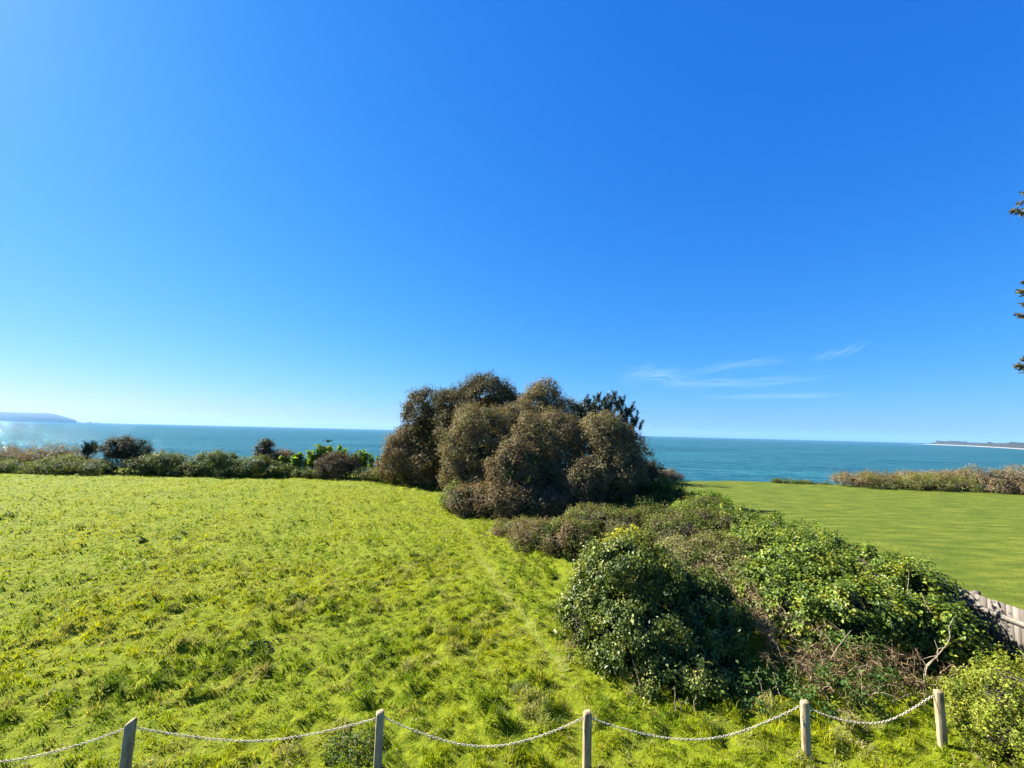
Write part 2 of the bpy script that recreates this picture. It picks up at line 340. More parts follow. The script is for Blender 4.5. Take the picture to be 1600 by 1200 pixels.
# shingle spit on the right
line = [(1424, 693.9), (1445, 694.3), (1462, 694.9), (1480, 695.6), (1510, 696.8), (1540, 698.2), (1570, 699.7), (1600, 701.3), (1660, 705), (1760, 712)]
pts = np.array([at_z(x, y, SEA) for x, y in line]); V = []; hgt = [.3, 1.2, 6, 5, 4.5, 4.5, 4.2, 4, 4, 4]
nrmY = np.array([.55, .83, 0])
for (q, h) in zip(pts, hgt):
    for d, z in ((0, SEA - .5), (25, SEA + h * .8), (45, SEA + h), (420, SEA + h), (520, SEA - .5)): V.append(q + nrmY * d * (1 if h > 2 else .3) + [0, 0, z - SEA])
i = (np.arange(len(line) - 1)[:, None] * 5 + np.arange(4)[None]).ravel()
struct(mesh_obj('shingle_spit', V, np.stack([i, i + 5, i + 6, i + 1], 1), rough_mat('pale_shingle', (.16, .15, .13), (.3, .28, .25), .08, .95, .2)))
V = []; Fc = []; nW = Noise(40, 160, 2, seed=12); N_ = 150
for k in range(N_):                                   # low wood behind the beach: one far mass
    s = 2.25 + k / (N_ - 1) * 6.6; a = int(s); q = pts[a] * (1 - s + a) + pts[a + 1] * (s - a); dist = np.linalg.norm(q)
    for c, (d, hz) in enumerate(((60, 0), (66, .7), (110, 1.), (330, 1.1), (400, 0))):
        w = q + nrmY * d; h = (15 + 8 * nW(w[None, :2])[0] + rng.normal(0, 2.5)) * (.9 + .25 * min(dist / 4000, 2)) * min(1, .35 + k / 12); V.append([w[0], w[1], SEA + 5 + max(h, 2) * hz])
i = (np.arange(N_ - 1)[:, None] * 5 + np.arange(4)[None]).ravel()
tag(stuff(mesh_obj('shore_wood', V, np.stack([i, i + 5, i + 6, i + 1], 1), rough_mat('far_wood', (.008, .01, .006), (.022, .024, .014), .05, .95, .5, bdist=2))), 'dark low strip of woodland behind the white beach on the right', 'wood')

# ------------------------------------------------------------------ foliage palettes (base colours)
OAK = [((.135, .102, .054), 3), ((.165, .125, .068), 3), ((.105, .09, .036), 2), ((.2, .152, .088), 1.)]
OAK_G = [((.072, .063, .027), 3), ((.095, .08, .04), 2), ((.062, .06, .021), 2)]
OAK_L = [((.165, .134, .07), 3), ((.135, .117, .055), 2.5), ((.205, .166, .095), 1.5), ((.12, .12, .045), 1.6)]
IVY_D = [((.055, .08, .015), 3.5), ((.09, .12, .02), 3), ((.14, .17, .034), 2.4), ((.2, .215, .06), 1.)]
IVY_L = [((.05, .08, .013), 2), ((.09, .135, .018), 3), ((.145, .19, .022), 2.5), ((.2, .22, .028), 1.3)]
BRAMBLE = [((.1, .12, .025), 3), ((.145, .15, .034), 2), ((.14, .105, .052), 1.6), ((.07, .085, .02), 2)]
BROWN = [((.16, .11, .06), 3), ((.11, .078, .044), 2), ((.2, .15, .085), 2), ((.1, .1, .035), 1)]
BROWN_L = [((.22, .16, .09), 3), ((.16, .12, .065), 2), ((.27, .205, .12), 2), ((.16, .15, .055), 1)]
DARKG = [((.065, .092, .016), 3), ((.11, .145, .024), 2.6), ((.16, .165, .036), 1.2)]
BRIGHT = [((.14, .23, .015), 3), ((.2, .28, .025), 2), ((.09, .15, .014), 1.)]
GOLD = [((.17, .2, .018), 3), ((.24, .25, .035), 2), ((.1, .13, .014), 2)]

# ------------------------------------------------------------------ the central clump of trees
def oak(label, blobs, n, pal, seed, trunk, L=.115, **kw):
    n = int(n * 1.08); a = dict(lobes=12, lobe_r=.4, amp=.22, patch=1.6, clump=18, spread=1.25, gap=-.9, jit=.15); a.update(kw)
    return shrub('holm_oak_tree', label, 'tree', blobs, n, L, L * .5, pal, M_LEAF, 'holm oaks in the central clump', seed, .48, trunk=trunk, **a)
oak('tallest dark evergreen oak at the back left of the central clump', [B(764, 641, 48, 45, 37), B(712, 655, 44, 44, 37), B(662, 672, 36, 52, 37.5), B(742, 690, 62, 62, 37)], 66000, OAK_G, 11, (*at_z(735, 760)[:2], 5.5, .3), L=.155)
oak('low spreading brown oak sweeping to the grass at the left end of the clump', [B(650, 706, 40, 36, 37.5), B(632, 728, 34, 20, 38), B(676, 726, 40, 30, 37)], 30000, OAK, 12, (*at_z(655, 752)[:2], 2.2, .2), L=.145)
oak('round topped brown oak behind the middle of the clump', [B(848, 643, 36, 36, 34), B(884, 664, 34, 34, 34), B(845, 690, 56, 50, 34)], 42000, OAK_L, 13, (*at_z(855, 772)[:2], 4.5, .25), L=.14)
oak('broad sunlit brown oak at the front left of the clump', [B(752, 696, 50, 52, 28.5), B(724, 738, 28, 46, 28.2), B(806, 672, 44, 34, 29.5), B(752, 750, 42, 44, 28)], 48000, OAK_L, 14, (*at_z(765, 792)[:2], 3.5, .25))
oak('lighter domed oak in the centre front of the clump', [B(856, 700, 46, 46, 27), B(876, 752, 42, 42, 26.4)], 30000, OAK_L, 15, (*at_z(865, 800)[:2], 3, .2))
oak('small bushy oak at the grass edge below the front of the clump', [B(802, 738, 38, 40, 25.2), B(790, 782, 46, 28, 24.6), B(740, 786, 32, 22, 25), B(846, 790, 36, 24, 24.4)], 34000, OAK + [((.06, .08, .025), 1)], 16, (*at_z(795, 812)[:2], 2, .15))
oak('tall leaning brown oak at the right front of the clump', [B(940, 698, 42, 44, 26.2), B(950, 742, 46, 42, 25.6), B(912, 758, 28, 32, 24.8)], 38000, OAK_L, 17, (*at_z(940, 805)[:2], 3.6, .22))
oak('dark oak with drooping sprays at the right end of the clump', [B(992, 728, 28, 30, 27.5), B(1000, 770, 36, 32, 27), B(1020, 742, 16, 14, 27.5), B(930, 788, 56, 26, 25.6)], 24000, OAK_G, 18, (*at_z(985, 805)[:2], 2.4, .18))
oak('oak half hidden behind the clump, shading the far lawn', [(10.0, 45.4, 4.6, 2.0, 1.6, 2.5), (10.8, 45.8, 2.4, 2.0, 1.5, 2)], 9000, OAK_G, 19, (10.2, 45.5, 4, .2))
# the pine behind the oaks
def pine(label, tx, ty, Y, spots, seed, nl=.3, ntuft=64):
    g = np.random.default_rng(seed); top = at_y(tx, ty, Y); base = np.array([top[0] - .4, Y, 0]); o = empty('pine_tree', base, label, 'tree')
    mesh_obj('trunk', *tube(curve(base - [0, 0, .1], top, 9, .08), np.linspace(.2, .04, 9) * (top[2] / 7), 7), M_BARK, o, smooth=True)
    Ps, Ts = [], []
    for (x, y, dY) in spots:
        tip = at_y(x, y, Y + dY); zs = max(.4, tip[2] * g.uniform(.62, .8)); st = base + (top - base) * min(zs / top[2], .95)
        C = curve(st, tip, 8, .15, -.08); mesh_obj('branch', *tube(C, np.linspace(.06, .015, 8) * (top[2] / 7), 5), M_BARK, o)
        for s in range(9):
            c = C[-1] + (C[3] - C[-1]) * g.uniform(0, .8) + g.normal(0, .22, 3) * [1, 1, .6] * (nl / .34) if s else C[-1]
            Ps.append(c); Ts.append(nrm(np.array([g.normal(0, .45), g.normal(0, .45), 1.])))
    Ps = np.repeat(np.array(Ps), ntuft, 0); Ts = np.repeat(np.array(Ts), ntuft, 0); q = len(Ps)
    d = nrm(Ts * 1. + rng.normal(size=(q, 3)) * .55); P = Ps + Ts * rng.uniform(-.3, .45, (q, 1)) * (nl / .34) + d * nl * .35
    V, f = leaf_mesh(P, nrm(np.cross(d, rng.normal(size=(q, 3)))), np.full(q, nl), np.full(q, nl * .1), .1, d)
    mesh_obj('needles', V, f, M_NEEDLE, o, np.repeat(pick_colours(q, [((.018, .032, .014), 2), ((.03, .045, .018), 1)]), 4, 0))
pine('dark spiky pine rising behind the right side of the oak clump', 940, 632, 31.5,
     [(902, 638, 0), (914, 625, .4), (926, 634, -.6), (934, 622, .3), (946, 629, -.4), (961, 620, 0), (974, 628, .5), (952, 622, .6), (988, 636, .1), (996, 652, 0), (958, 650, -1), (985, 642, .2), (980, 660, -.6), (994, 660, .2), (970, 672, -.8), (992, 684, 0), (925, 655, -1), (1000, 668, .5), (976, 694, 0), (915, 660, .3), (948, 662, .4)], 21)
# dead limbs showing in the gap of the clump
dl = empty('dead_branch', at_y(905, 700, 27) * [1, 1, 0], 'bare pale branch in the gap between two clump oaks', 'branch')
for x, y in ((890, 652), (912, 664), (920, 672), (898, 660)): mesh_obj('limb', *tube(curve(at_y(905, 735, 27), at_y(x, y, 26.6), 7, .3), np.linspace(.05, .015, 7), 5), M_TWIG, dl)

# ------------------------------------------------------------------ the hedge bank running towards the camera
def bush(label, blobs, n, pal, seed, L=.07, w=.6, mat=None, name='shrub', cat='shrub', **kw):
    a = dict(lobes=9, lobe_r=.4, amp=.24, patch=.9, clump=13, spread=1.2, gap=-.5); a.update(kw)
    return shrub(name, label, cat, blobs, n, L, L * w, pal, mat or M_SOFT, kw.pop('group', None) if False else None, seed, **a)
bush('dark leafy bush in shade at the right foot of the oak clump', [B(1040, 782, 34, 26, 25), B(1010, 800, 40, 20, 24), B(1075, 792, 22, 18, 24.5)], 14000, DARKG, 31, .09)
bush('pale green leafy bush at the left foot of the oak clump', [B(712, 782, 22, 20, 26), B(735, 800, 20, 12, 25)], 7000, BRAMBLE[:2] + [((.11, .15, .03), 3)], 38, .08)
bush('low green and brown bramble bank below the oak clump beside the grass', [B(848, 842, 48, 24, 18.5), B(806, 830, 30, 16, 20.5), B(892, 846, 40, 26, 17.5)], 26000, BRAMBLE[:3] + [((.15, .105, .055), 3)], 32, .06)
bush('olive bramble thicket rising behind the dark ivy bush', [B(930, 820, 44, 26, 19.5), B(978, 828, 46, 26, 18.5), B(1030, 826, 46, 24, 18.5)], 26000, BRAMBLE, 33, .065)
bush('yellow green bramble bush between oak clump and ivy covered fence', [B(1062, 838, 50, 26, 17), B(1105, 822, 46, 22, 18), B(1098, 794, 32, 15, 21)], 26000, [((.1, .12, .022), 3), ((.075, .1, .02), 2), ((.13, .13, .035), 2), ((.1, .08, .045), 1)], 34, .065)
bush('pale tangled bramble mound with dry stems left of the ivy bank', [B(1085, 882, 56, 34, 13.8), B(1130, 868, 44, 26, 14.2), B(1160, 905, 40, 30, 12.8)], 26000, [((.14, .16, .035), 2.5), ((.19, .155, .075), 1.5), ((.23, .19, .1), 1.2), ((.1, .125, .025), 2.5)], 35, .055)
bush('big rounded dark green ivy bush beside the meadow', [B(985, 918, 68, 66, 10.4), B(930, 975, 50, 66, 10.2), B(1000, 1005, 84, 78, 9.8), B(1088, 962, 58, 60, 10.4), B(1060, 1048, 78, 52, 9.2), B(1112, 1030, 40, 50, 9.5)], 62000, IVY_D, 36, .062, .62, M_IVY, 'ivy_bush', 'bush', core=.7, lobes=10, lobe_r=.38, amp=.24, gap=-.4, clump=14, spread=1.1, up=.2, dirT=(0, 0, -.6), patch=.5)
bush('sprig of yellow flowers on top of the dark ivy bush', [B(968, 848, 16, 20, 11.2), B(988, 840, 14, 14, 11.4), B(952, 858, 10, 12, 11.2)], 3200, [((.42, .38, .03), 2), ((.28, .3, .03), 2), ((.13, .17, .025), 1.5)], 37, .045, .7, M_SOFT, 'flowering_sprig', 'flowers', core=0, lobes=2, woody=0)
def mound(label, blobs, n, pal, seed, **kw):
    return bush(label, blobs, n, pal, seed, .07, .8, M_IVY, 'ivy_mound', 'ivy', core=.72, lobes=13, lobe_r=.34, amp=.24, gap=-.45, clump=15, spread=1.1, up=.6, patch=.5, **kw)
mound('long bank of glossy green ivy smothering the near stretch of the board fence', [(9.25, 11.4, .45, 1.32, 1.5, 1.15), (9.1, 13.6, .5, 1.5, 1.7, 1.2), (8.0, 12.2, .4, 1.5, 1.5, 1.05), (7.7, 10.6, .3, 1.3, 1.2, 1.0), (6.9, 11.6, .2, 1.2, 1.2, .95), (8.75, 10.0, .3, 1.0, .88, .85), (9.55, 10.75, .55, .7, .6, .68)], 62000, IVY_L, 41)
mound('ivy heap on the far stretch of the fence, topped with yellow green leaves', [(9.2, 16, .45, 1.5, 1.7, 1.15), (9.0, 18.4, .45, 1.5, 1.7, 1.1), (7.8, 14.6, .35, 1.4, 1.4, 1.0), (8.4, 20.4, .4, 1.5, 1.5, 1.0)], 40000, IVY_L, 42)
bush('bright green leafy bush at the far end of the ivy bank by the lawn', [B(1105, 786, 28, 14, 23), B(1080, 800, 26, 12, 22)], 9000, BRIGHT, 43, .07)
bush('bright yellow green privet bush in the lower right corner', [(7.75, 7.0, .5, .85, .75, .78), (8.7, 6.6, .3, .85, .75, .72), (7.7, 6.1, .35, .75, .7, .65), (8.7, 7.6, .25, .6, .6, .6)], 42000, GOLD, 44, .042, .5, M_SOFT, 'privet_bush', 'bush', core=.74, lobes=12, lobe_r=.3, clump=14, spread=1.2, patch=.4)

# dry bracken and dead bramble stems
def bracken(label, spots, nst, seed, h=.9, leaves=60, col=None):
    g = np.random.default_rng(seed); sp = np.array(spots); o = empty('dead_bracken', [sp[:, 0].mean(), sp[:, 1].mean(), 0], label, 'bracken')
    its, Ps, Ns, Ds = [], [], [], []
    for _ in range(nst):
        s = sp[g.integers(len(sp))]; b = np.array([s[0] + g.normal(0, s[2]), s[1] + g.normal(0, s[2]), -.02]); a = g.uniform(0, 6.28); hh = h * g.uniform(.5, 1.2)
        t = b + [math.cos(a) * hh * .8, math.sin(a) * hh * .8, hh * g.uniform(.25, 1.0)]; C = curve(b, t, 9, .2, .22)
        C[:, 2] += s[3] * np.linspace(0, 1, 9) ** .3
        its.append(tube(C, np.linspace(.007, .003, 9), 4)); dirv = nrm(np.gradient(C, axis=0))
        k = g.integers(3, 9, leaves); Ps.append(C[k] + g.normal(0, .045, (leaves, 3))); Ds.append(nrm(np.cross(dirv[k], g.normal(size=(leaves, 3)))) + [0, 0, -.5])
    stuff(mesh_obj('stems', *merge(its), M_TWIG, o))
    P = np.concatenate(Ps); D = nrm(np.concatenate(Ds)); P[:, 2] = np.maximum(P[:, 2], .02); q = len(P)
    V, f = leaf_mesh(P + D * .04, nrm(rng.normal(size=(q, 3)) + [0, 0, .5]), rng.uniform(.08, .22, q), rng.uniform(.008, .02, q), .15, D)
    mesh_obj('fronds', V, f, M_DRY, o, np.repeat(pick_colours(q, col or [((.15, .1, .045), 3), ((.24, .175, .085), 1.6), ((.075, .052, .026), 3)], P, .5), 4, 0))
bracken('tangle of brown dead bracken behind the two right chain posts', [(5.5, 8.5, .3, 0), (6.1, 8.8, .4, 0), (6.8, 9.0, .45, 0), (6.2, 9.5, .4, 0), (7.3, 8.9, .3, 0)], 120, 51, .7, 24)
bracken('pale dry grass and bracken between the two ivy masses', [(5.7, 11.6, .3, .3), (5.5, 12.4, .35, .35), (6.0, 10.7, .3, .15)], 170, 52, .8, 26, [((.34, .26, .14), 3), ((.25, .175, .09), 2), ((.22, .2, .07), 1)])
bush('low green brambles sprouting through the dead bracken', [(5.6, 8.2, .05, .9, .6, .4), (7.0, 9.6, .1, .9, .6, .5), (4.5, 8.3, 0, .6, .5, .35), (6.4, 8.5, .05, .6, .4, .4)], 4500, [((.05, .1, .02), 2), ((.09, .14, .025), 2)], 53, .05, .7, core=0, lobes=6)
def sticks(label, ends, seed, r=.012):
    b = np.mean([e[0] for e in ends], 0) * [1, 1, 0]; o = empty('bare_branch', b, label, 'branch'); its = []
    for a, c in ends:
        C = curve(a, c, 8, .25, .03); its.append(tube(C, np.linspace(r, r * .35, 8), 5))
        for _ in range(3):
            k = rng.integers(2, 7); its.append(tube(curve(C[k], C[k] + rng.normal(0, .2, 3) * np.linalg.norm(C[-1] - C[0]) * .8, 5, .2), np.linspace(r * .55, r * .2, 5), 4))
    for it in its: mesh_obj('twig', *it, M_TWIG, o)
W_ = lambda x, y, Y: at_y(x, y, Y)
sticks('bare grey twigs sticking out of the ivy bank near the fence', [((8.6, 9.6, .4), W_(1480, 905, 10.4)), ((8.4, 9.9, .5), W_(1420, 890, 10.2)), ((8.5, 9.3, .3), W_(1440, 925, 9.6)), ((8.2, 9.6, .5), W_(1385, 925, 9.7))], 61)
sticks('long dead bramble branch arching over the bracken', [((6.0, 9.0, .0), W_(1245, 1010, 8.8)), ((6.1, 9.1, .0), W_(1330, 985, 9.0)), ((5.6, 8.8, 0), W_(1300, 1050, 8.4)), ((7.6, 8.6, 0), W_(1460, 1000, 8.6)), ((7.5, 8.7, 0), W_(1490, 965, 9.0))], 62, .014)
sticks('straight bare stick lying over the yellow green brambles', [((8.2, 18.2, .9), W_(1088, 792, 19.5)), ((8.0, 18.2, .9), W_(1125, 806, 18))], 63, .02)
sticks('thin dead stems standing at the foot of the dark ivy bush', [(at_z(1002, 1090), W_(988, 1030, 8.3)), (at_z(1055, 1112), W_(1053, 1072, 7.9)), (at_z(1066, 1115), W_(1060, 1090, 7.8)), (at_z(1085, 1112), W_(1088, 1085, 7.9)), (at_z(1195, 1105), W_(1180, 1045, 8.2)), (at_z(1225, 1105), W_(1208, 1050, 8.3))], 64, .009)

# ------------------------------------------------------------------ hedge along the cliff on the left
far = dict(lobes=8, lobe_r=.42, amp=.3, clump=11, spread=1.1, patch=1.2, core=.55, up=.7, shoot=.4)
bush('brown leafless scrub along the cliff at the far left', [B(15, 716, 34, 14, 42.5), B(85, 713, 30, 14, 42.5), B(122, 717, 24, 9, 42.5), B(50, 719, 26, 9, 42.5), B(-50, 714, 45, 18, 41.5)], 13000, BROWN, 71, .15, .35, **far)
bush('low dark bramble mass at the meadow edge on the far left', [B(12, 731, 30, 10, 39.7), B(62, 733, 26, 8, 39.8), B(108, 728, 34, 12, 39.8), B(162, 732, 26, 10, 39.8), B(-45, 730, 36, 12, 39)], 16000, DARKG + [((.09, .08, .05), 1)], 72, .14, .5, **far)
pine('tiny windswept pine above the brown cliff scrub', 141, 697, 42.5, [(132, 703, 0), (136, 697, 0), (144, 696, .2), (151, 700, 0), (140, 706, 0)], 73, .3, 45)
bush('dark rounded shrub standing up against the sea on the left', [B(197, 706, 26, 20, 41.5), B(190, 696, 14, 12, 41.5), B(214, 716, 18, 14, 41.3)], 11000, [((.028, .034, .014), 3), ((.045, .045, .022), 1)], 74, .13, .5, **far)
bush('olive bramble mound right of the dark rounded shrub', [B(232, 729, 26, 13, 40.4), B(262, 725, 28, 15, 40.6), B(290, 735, 24, 9, 40.2)], 13000, DARKG + [((.08, .085, .025), 2)], 75, .13, .55, **far)
bush('dark green dome of brambles in the middle of the left hedge', [B(338, 727, 29, 17, 40.7), B(312, 738, 22, 8, 40.2), B(364, 739, 22, 7, 40.2)], 13000, DARKG + [((.08, .085, .025), 1)], 76, .13, .55, **far)
bush('green bramble hump under the small conical shrub', [B(402, 729, 26, 14, 41), B(434, 736, 22, 9, 40.9), B(384, 739, 20, 7, 40.6)], 11000, DARKG + [((.07, .085, .02), 2)], 77, .13, .55, **far)
bush('small conical brown shrub peeking above the left hedge', [B(415, 706, 12, 16, 43), B(414, 694, 6, 7, 43)], 4000, OAK_G, 78, .12, .5, **far)
bush('greyish brown twiggy bush beside the small conical shrub', [B(440, 716, 16, 12, 43)], 3500, BROWN, 79, .13, .4, **far)
bush('dark low brambles in front of the bright green shrubs', [B(468, 739, 24, 7, 41.2), B(500, 740, 22, 6, 41)], 6000, DARKG + BRAMBLE[:1], 80, .12, .55, **far)
bush('round brown bush at the right end of the left hedge', [B(531, 729, 28, 18, 40.8)], 8500, [((.075, .055, .036), 3), ((.05, .04, .026), 2), ((.11, .08, .055), 1)], 81, .12, .45, **far)
bush('olive undergrowth at the foot of the left end of the oak clump', [B(578, 740, 20, 8, 40), B(612, 742, 26, 8, 39.5), B(655, 746, 26, 6, 38.5)], 9000, BRAMBLE, 82, .11, .5, **far)
def shoots(label, spots, seed):                      # upright leafy shoots of a tree mallow
    g = np.random.default_rng(seed); o = empty('leafy_shrub', [np.mean([at_y(s[0], s[1], s[2])[0] for s in spots]), spots[0][2], 0], label, 'shrub', 'bright leafy shrubs on the cliff edge'); its, Ps, Ns = [], [], []
    for x, y, Y, n in spots:
        for _ in range(n):
            t = at_y(x + g.normal(0, 9), y + abs(g.normal(0, 7)), Y + g.normal(0, .3)); b = np.array([t[0] + g.normal(0, .25), t[1] + g.normal(0, .2), -.02]); C = curve(b, t, 8, .08)
            its.append(tube(C, np.linspace(.03, .01, 8), 4)); k = 64
            s = g.uniform(.3, 1.02, k) ** .8; c = b + (t - b) * s[:, None]; d = nrm(np.stack([g.normal(size=k), g.normal(size=k), g.uniform(.2, .9, k)], 1)); Ps.append(c + d * .17); Ns.append(d)
    for it in its: mesh_obj('stem', *it, M_BARK, o)
    P = np.concatenate(Ps); D = np.concatenate(Ns); q = len(P)
    V, f = leaf_mesh(P, nrm(rng.normal(size=(q, 3)) * .5 + [0, 0, 1]), rng.uniform(.24, .4, q), rng.uniform(.13, .21, q), .2, D)
    mesh_obj('foliage', V, f, M_SOFT, o, np.repeat(pick_colours(q, BRIGHT), 4, 0))
shoots('bright green leafy shrub left of the tall one in the cliff hedge', [(460, 713, 42, 7), (473, 709, 42, 8), (485, 708, 42, 7)], 83)
shoots('tallest bright green leafy shrub on the cliff with the bird above', [(497, 703, 42, 7), (505, 695, 42.3, 9), (516, 698, 42.2, 9), (536, 697, 42.4, 8), (527, 704, 42, 7)], 84)
shoots('thin bright green shrub between the brown bush and the oaks', [(558, 707, 42, 7), (566, 703, 42, 5), (583, 708, 42, 7), (553, 722, 41.5, 4), (588, 718, 41.5, 4)], 85)
# the bird over it
bd = at_y(513, 690, 42); o = empty('bird', bd, 'black bird flying low over the bright green cliff shrub', 'bird'); M_BIRD = rough_mat('black_feathers', (.006, .006, .007), (.014, .014, .015), 20, .9, .2, spec=.05)
SB = .85
prof_b = [(-.26, .012), (-.2, .05), (-.08, .075), (.05, .07), (.13, .045), (.17, .05), (.21, .045), (.24, .018), (.29, .004)]
V, f = tube([bd + np.array([x, -.05 * x, .03 * math.sin(x * 6)]) * SB for x, _ in prof_b], [r * SB for _, r in prof_b], 10); mesh_obj('body', V, f, M_BIRD, o, smooth=True)
for sgn in (-1, 1):
    V = []
    for s, ch, dz, dx in ((0, .2, .03, 0), (.18, .22, .12, .02), (.36, .18, .11, -.02), (.5, .1, .04, -.1), (.56, .03, -.02, -.16)):
        for e in (.5, -.5):
            for t in (.01, -.01): V.append(bd + (np.array([dx + ch * e * .9 + sgn * s * .75, sgn * s * .6, dz * 1.5 + t * (1 - s)])) * SB)
    q = []
    for k in range(4):
        a = k * 4; b_ = a + 4; q += [(a, a + 2, b_ + 2, b_), (a + 1, b_ + 1, b_ + 3, a + 3), (a, b_, b_ + 1, a + 1), (a + 2, a + 3, b_ + 3, b_ + 2)]
    q += [(0, 1, 3, 2), (16, 18, 19, 17)]; mesh_obj('wing', V, np.array(q), M_BIRD, o)
V = [bd + np.array(v) * SB for v in ([-.22, -.03, .01], [-.22, .03, .01], [-.4, .07, 0], [-.4, -.07, 0], [-.22, -.03, -.01], [-.22, .03, -.01], [-.4, .07, -.012], [-.4, -.07, -.012])]
mesh_obj('tail', V, np.array([(0, 1, 2, 3), (7, 6, 5, 4), (0, 4, 5, 1), (1, 5, 6, 2), (2, 6, 7, 3), (3, 7, 4, 0)]), M_BIRD, o)

# ------------------------------------------------------------------ hedge along the cliff on the right
bush('pale leafless scrub just right of the oak clump on the cliff', [B(1042, 744, 14, 8, 46.5), B(1056, 747, 9, 6, 46.5)], 4000, [((.2, .16, .12), 2), ((.14, .11, .08), 2)], 91, .13, .35, **far)
bush('low dark creeping plants along the lawn edge', [B(1222, 754, 16, 3, 46.5, .5), B(1255, 756, 18, 2.5, 46, .5), B(1290, 758, 16, 2.2, 46, .5)], 3500, DARKG, 92, .12, .5, **far)
bush('reddish brown scrub at the left end of the right hedge', [B(1345, 751, 32, 10, 45), B(1375, 750, 26, 10, 44.8)], 8500, [((.2, .14, .075), 3), ((.17, .135, .055), 2), ((.15, .15, .045), 1)], 93, .14, .35, **far)
bush('yellow green grassy bushes in the middle of the right hedge', [B(1372, 756, 26, 9, 44), B(1420, 757, 30, 11, 43.8), B(1460, 757, 30, 11, 43.5), B(1495, 759, 26, 11, 43.2)], 15000, [((.19, .2, .05), 3), ((.21, .19, .075), 2), ((.12, .15, .035), 1)], 94, .15, .25, dirT=(0, 0, 1), **far)
bush('brown scrub rising behind the grassy bushes of the right hedge', [B(1435, 748, 28, 8, 45), B(1478, 747, 26, 9, 44.8), B(1508, 747, 24, 9, 44.5)], 11000, BROWN_L, 95, .14, .35, **far)
bush('largest brown thorn bush at the right edge of the cliff hedge', [B(1545, 751, 30, 16, 43), B(1592, 750, 32, 18, 42.5), B(1640, 750, 40, 22, 42), B(1565, 760, 34, 12, 42.3), B(1690, 752, 45, 24, 41)], 20000, BROWN_L + [((.15, .15, .05), 1.5)], 96, .14, .4, **far)

# ------------------------------------------------------------------ board fence
M_BOARD = []
for k, (a, b_) in enumerate((((.09, .076, .06), (.17, .148, .12)), ((.065, .053, .042), (.14, .118, .095)), ((.11, .094, .075), (.2, .176, .145)))):
    M_BOARD.append(rough_mat('weathered_board', a, b_, 16, .85, .35, (1, 1, .12), 7, .2, .006))
def box(lo, hi):
    lo, hi = np.array(lo, float), np.array(hi, float); c = np.array([[x, y, z] for x in (0, 1) for y in (0, 1) for z in (0, 1)]); V = lo + (hi - lo) * c
    return V, np.array([(0, 1, 3, 2), (4, 6, 7, 5), (0, 4, 5, 1), (2, 3, 7, 6), (0, 2, 6, 4), (1, 5, 7, 3)])
fo = empty('board_fence', (XB, 8, 0), 'weathered grey board fence along the lawn at the right edge', 'fence')
y = 4.0; k = 0; proto = {}
while y < 23:
    w = .125; key = k % 3
    if key not in proto:
        V, f = box((-.011, 0, 0), (.011, w - .008, 1.16)); o = mesh_obj('board', V, f, M_BOARD[key]); proto[key] = o
    else: o = proto[key].copy(); link(o)
    o.parent = fo; o.location = (rng.normal(0, .003), y - 8, .02 + rng.normal(0, .006)); o.rotation_euler = (rng.normal(0, .003), 0, rng.normal(0, .015))
    y += w; k += 1
for z0, z1 in ((.86, .95), (.22, .31)):
    for ya, yb in ((4, 7.2), (7.21, 10.4), (10.41, 13.6), (13.61, 16.8), (16.81, 23)):
        mesh_obj('rail', *box((XB - .06, ya, z0), (XB - .014, yb, z1)), M_BOARD[2], fo)
for yp in (4, 7.15, 10.35, 13.55, 16.75, 19.9, 23): mesh_obj('post', *box((XB + .014, yp, -.1), (XB + .11, yp + .095, 1.22)), M_BOARD[1], fo)

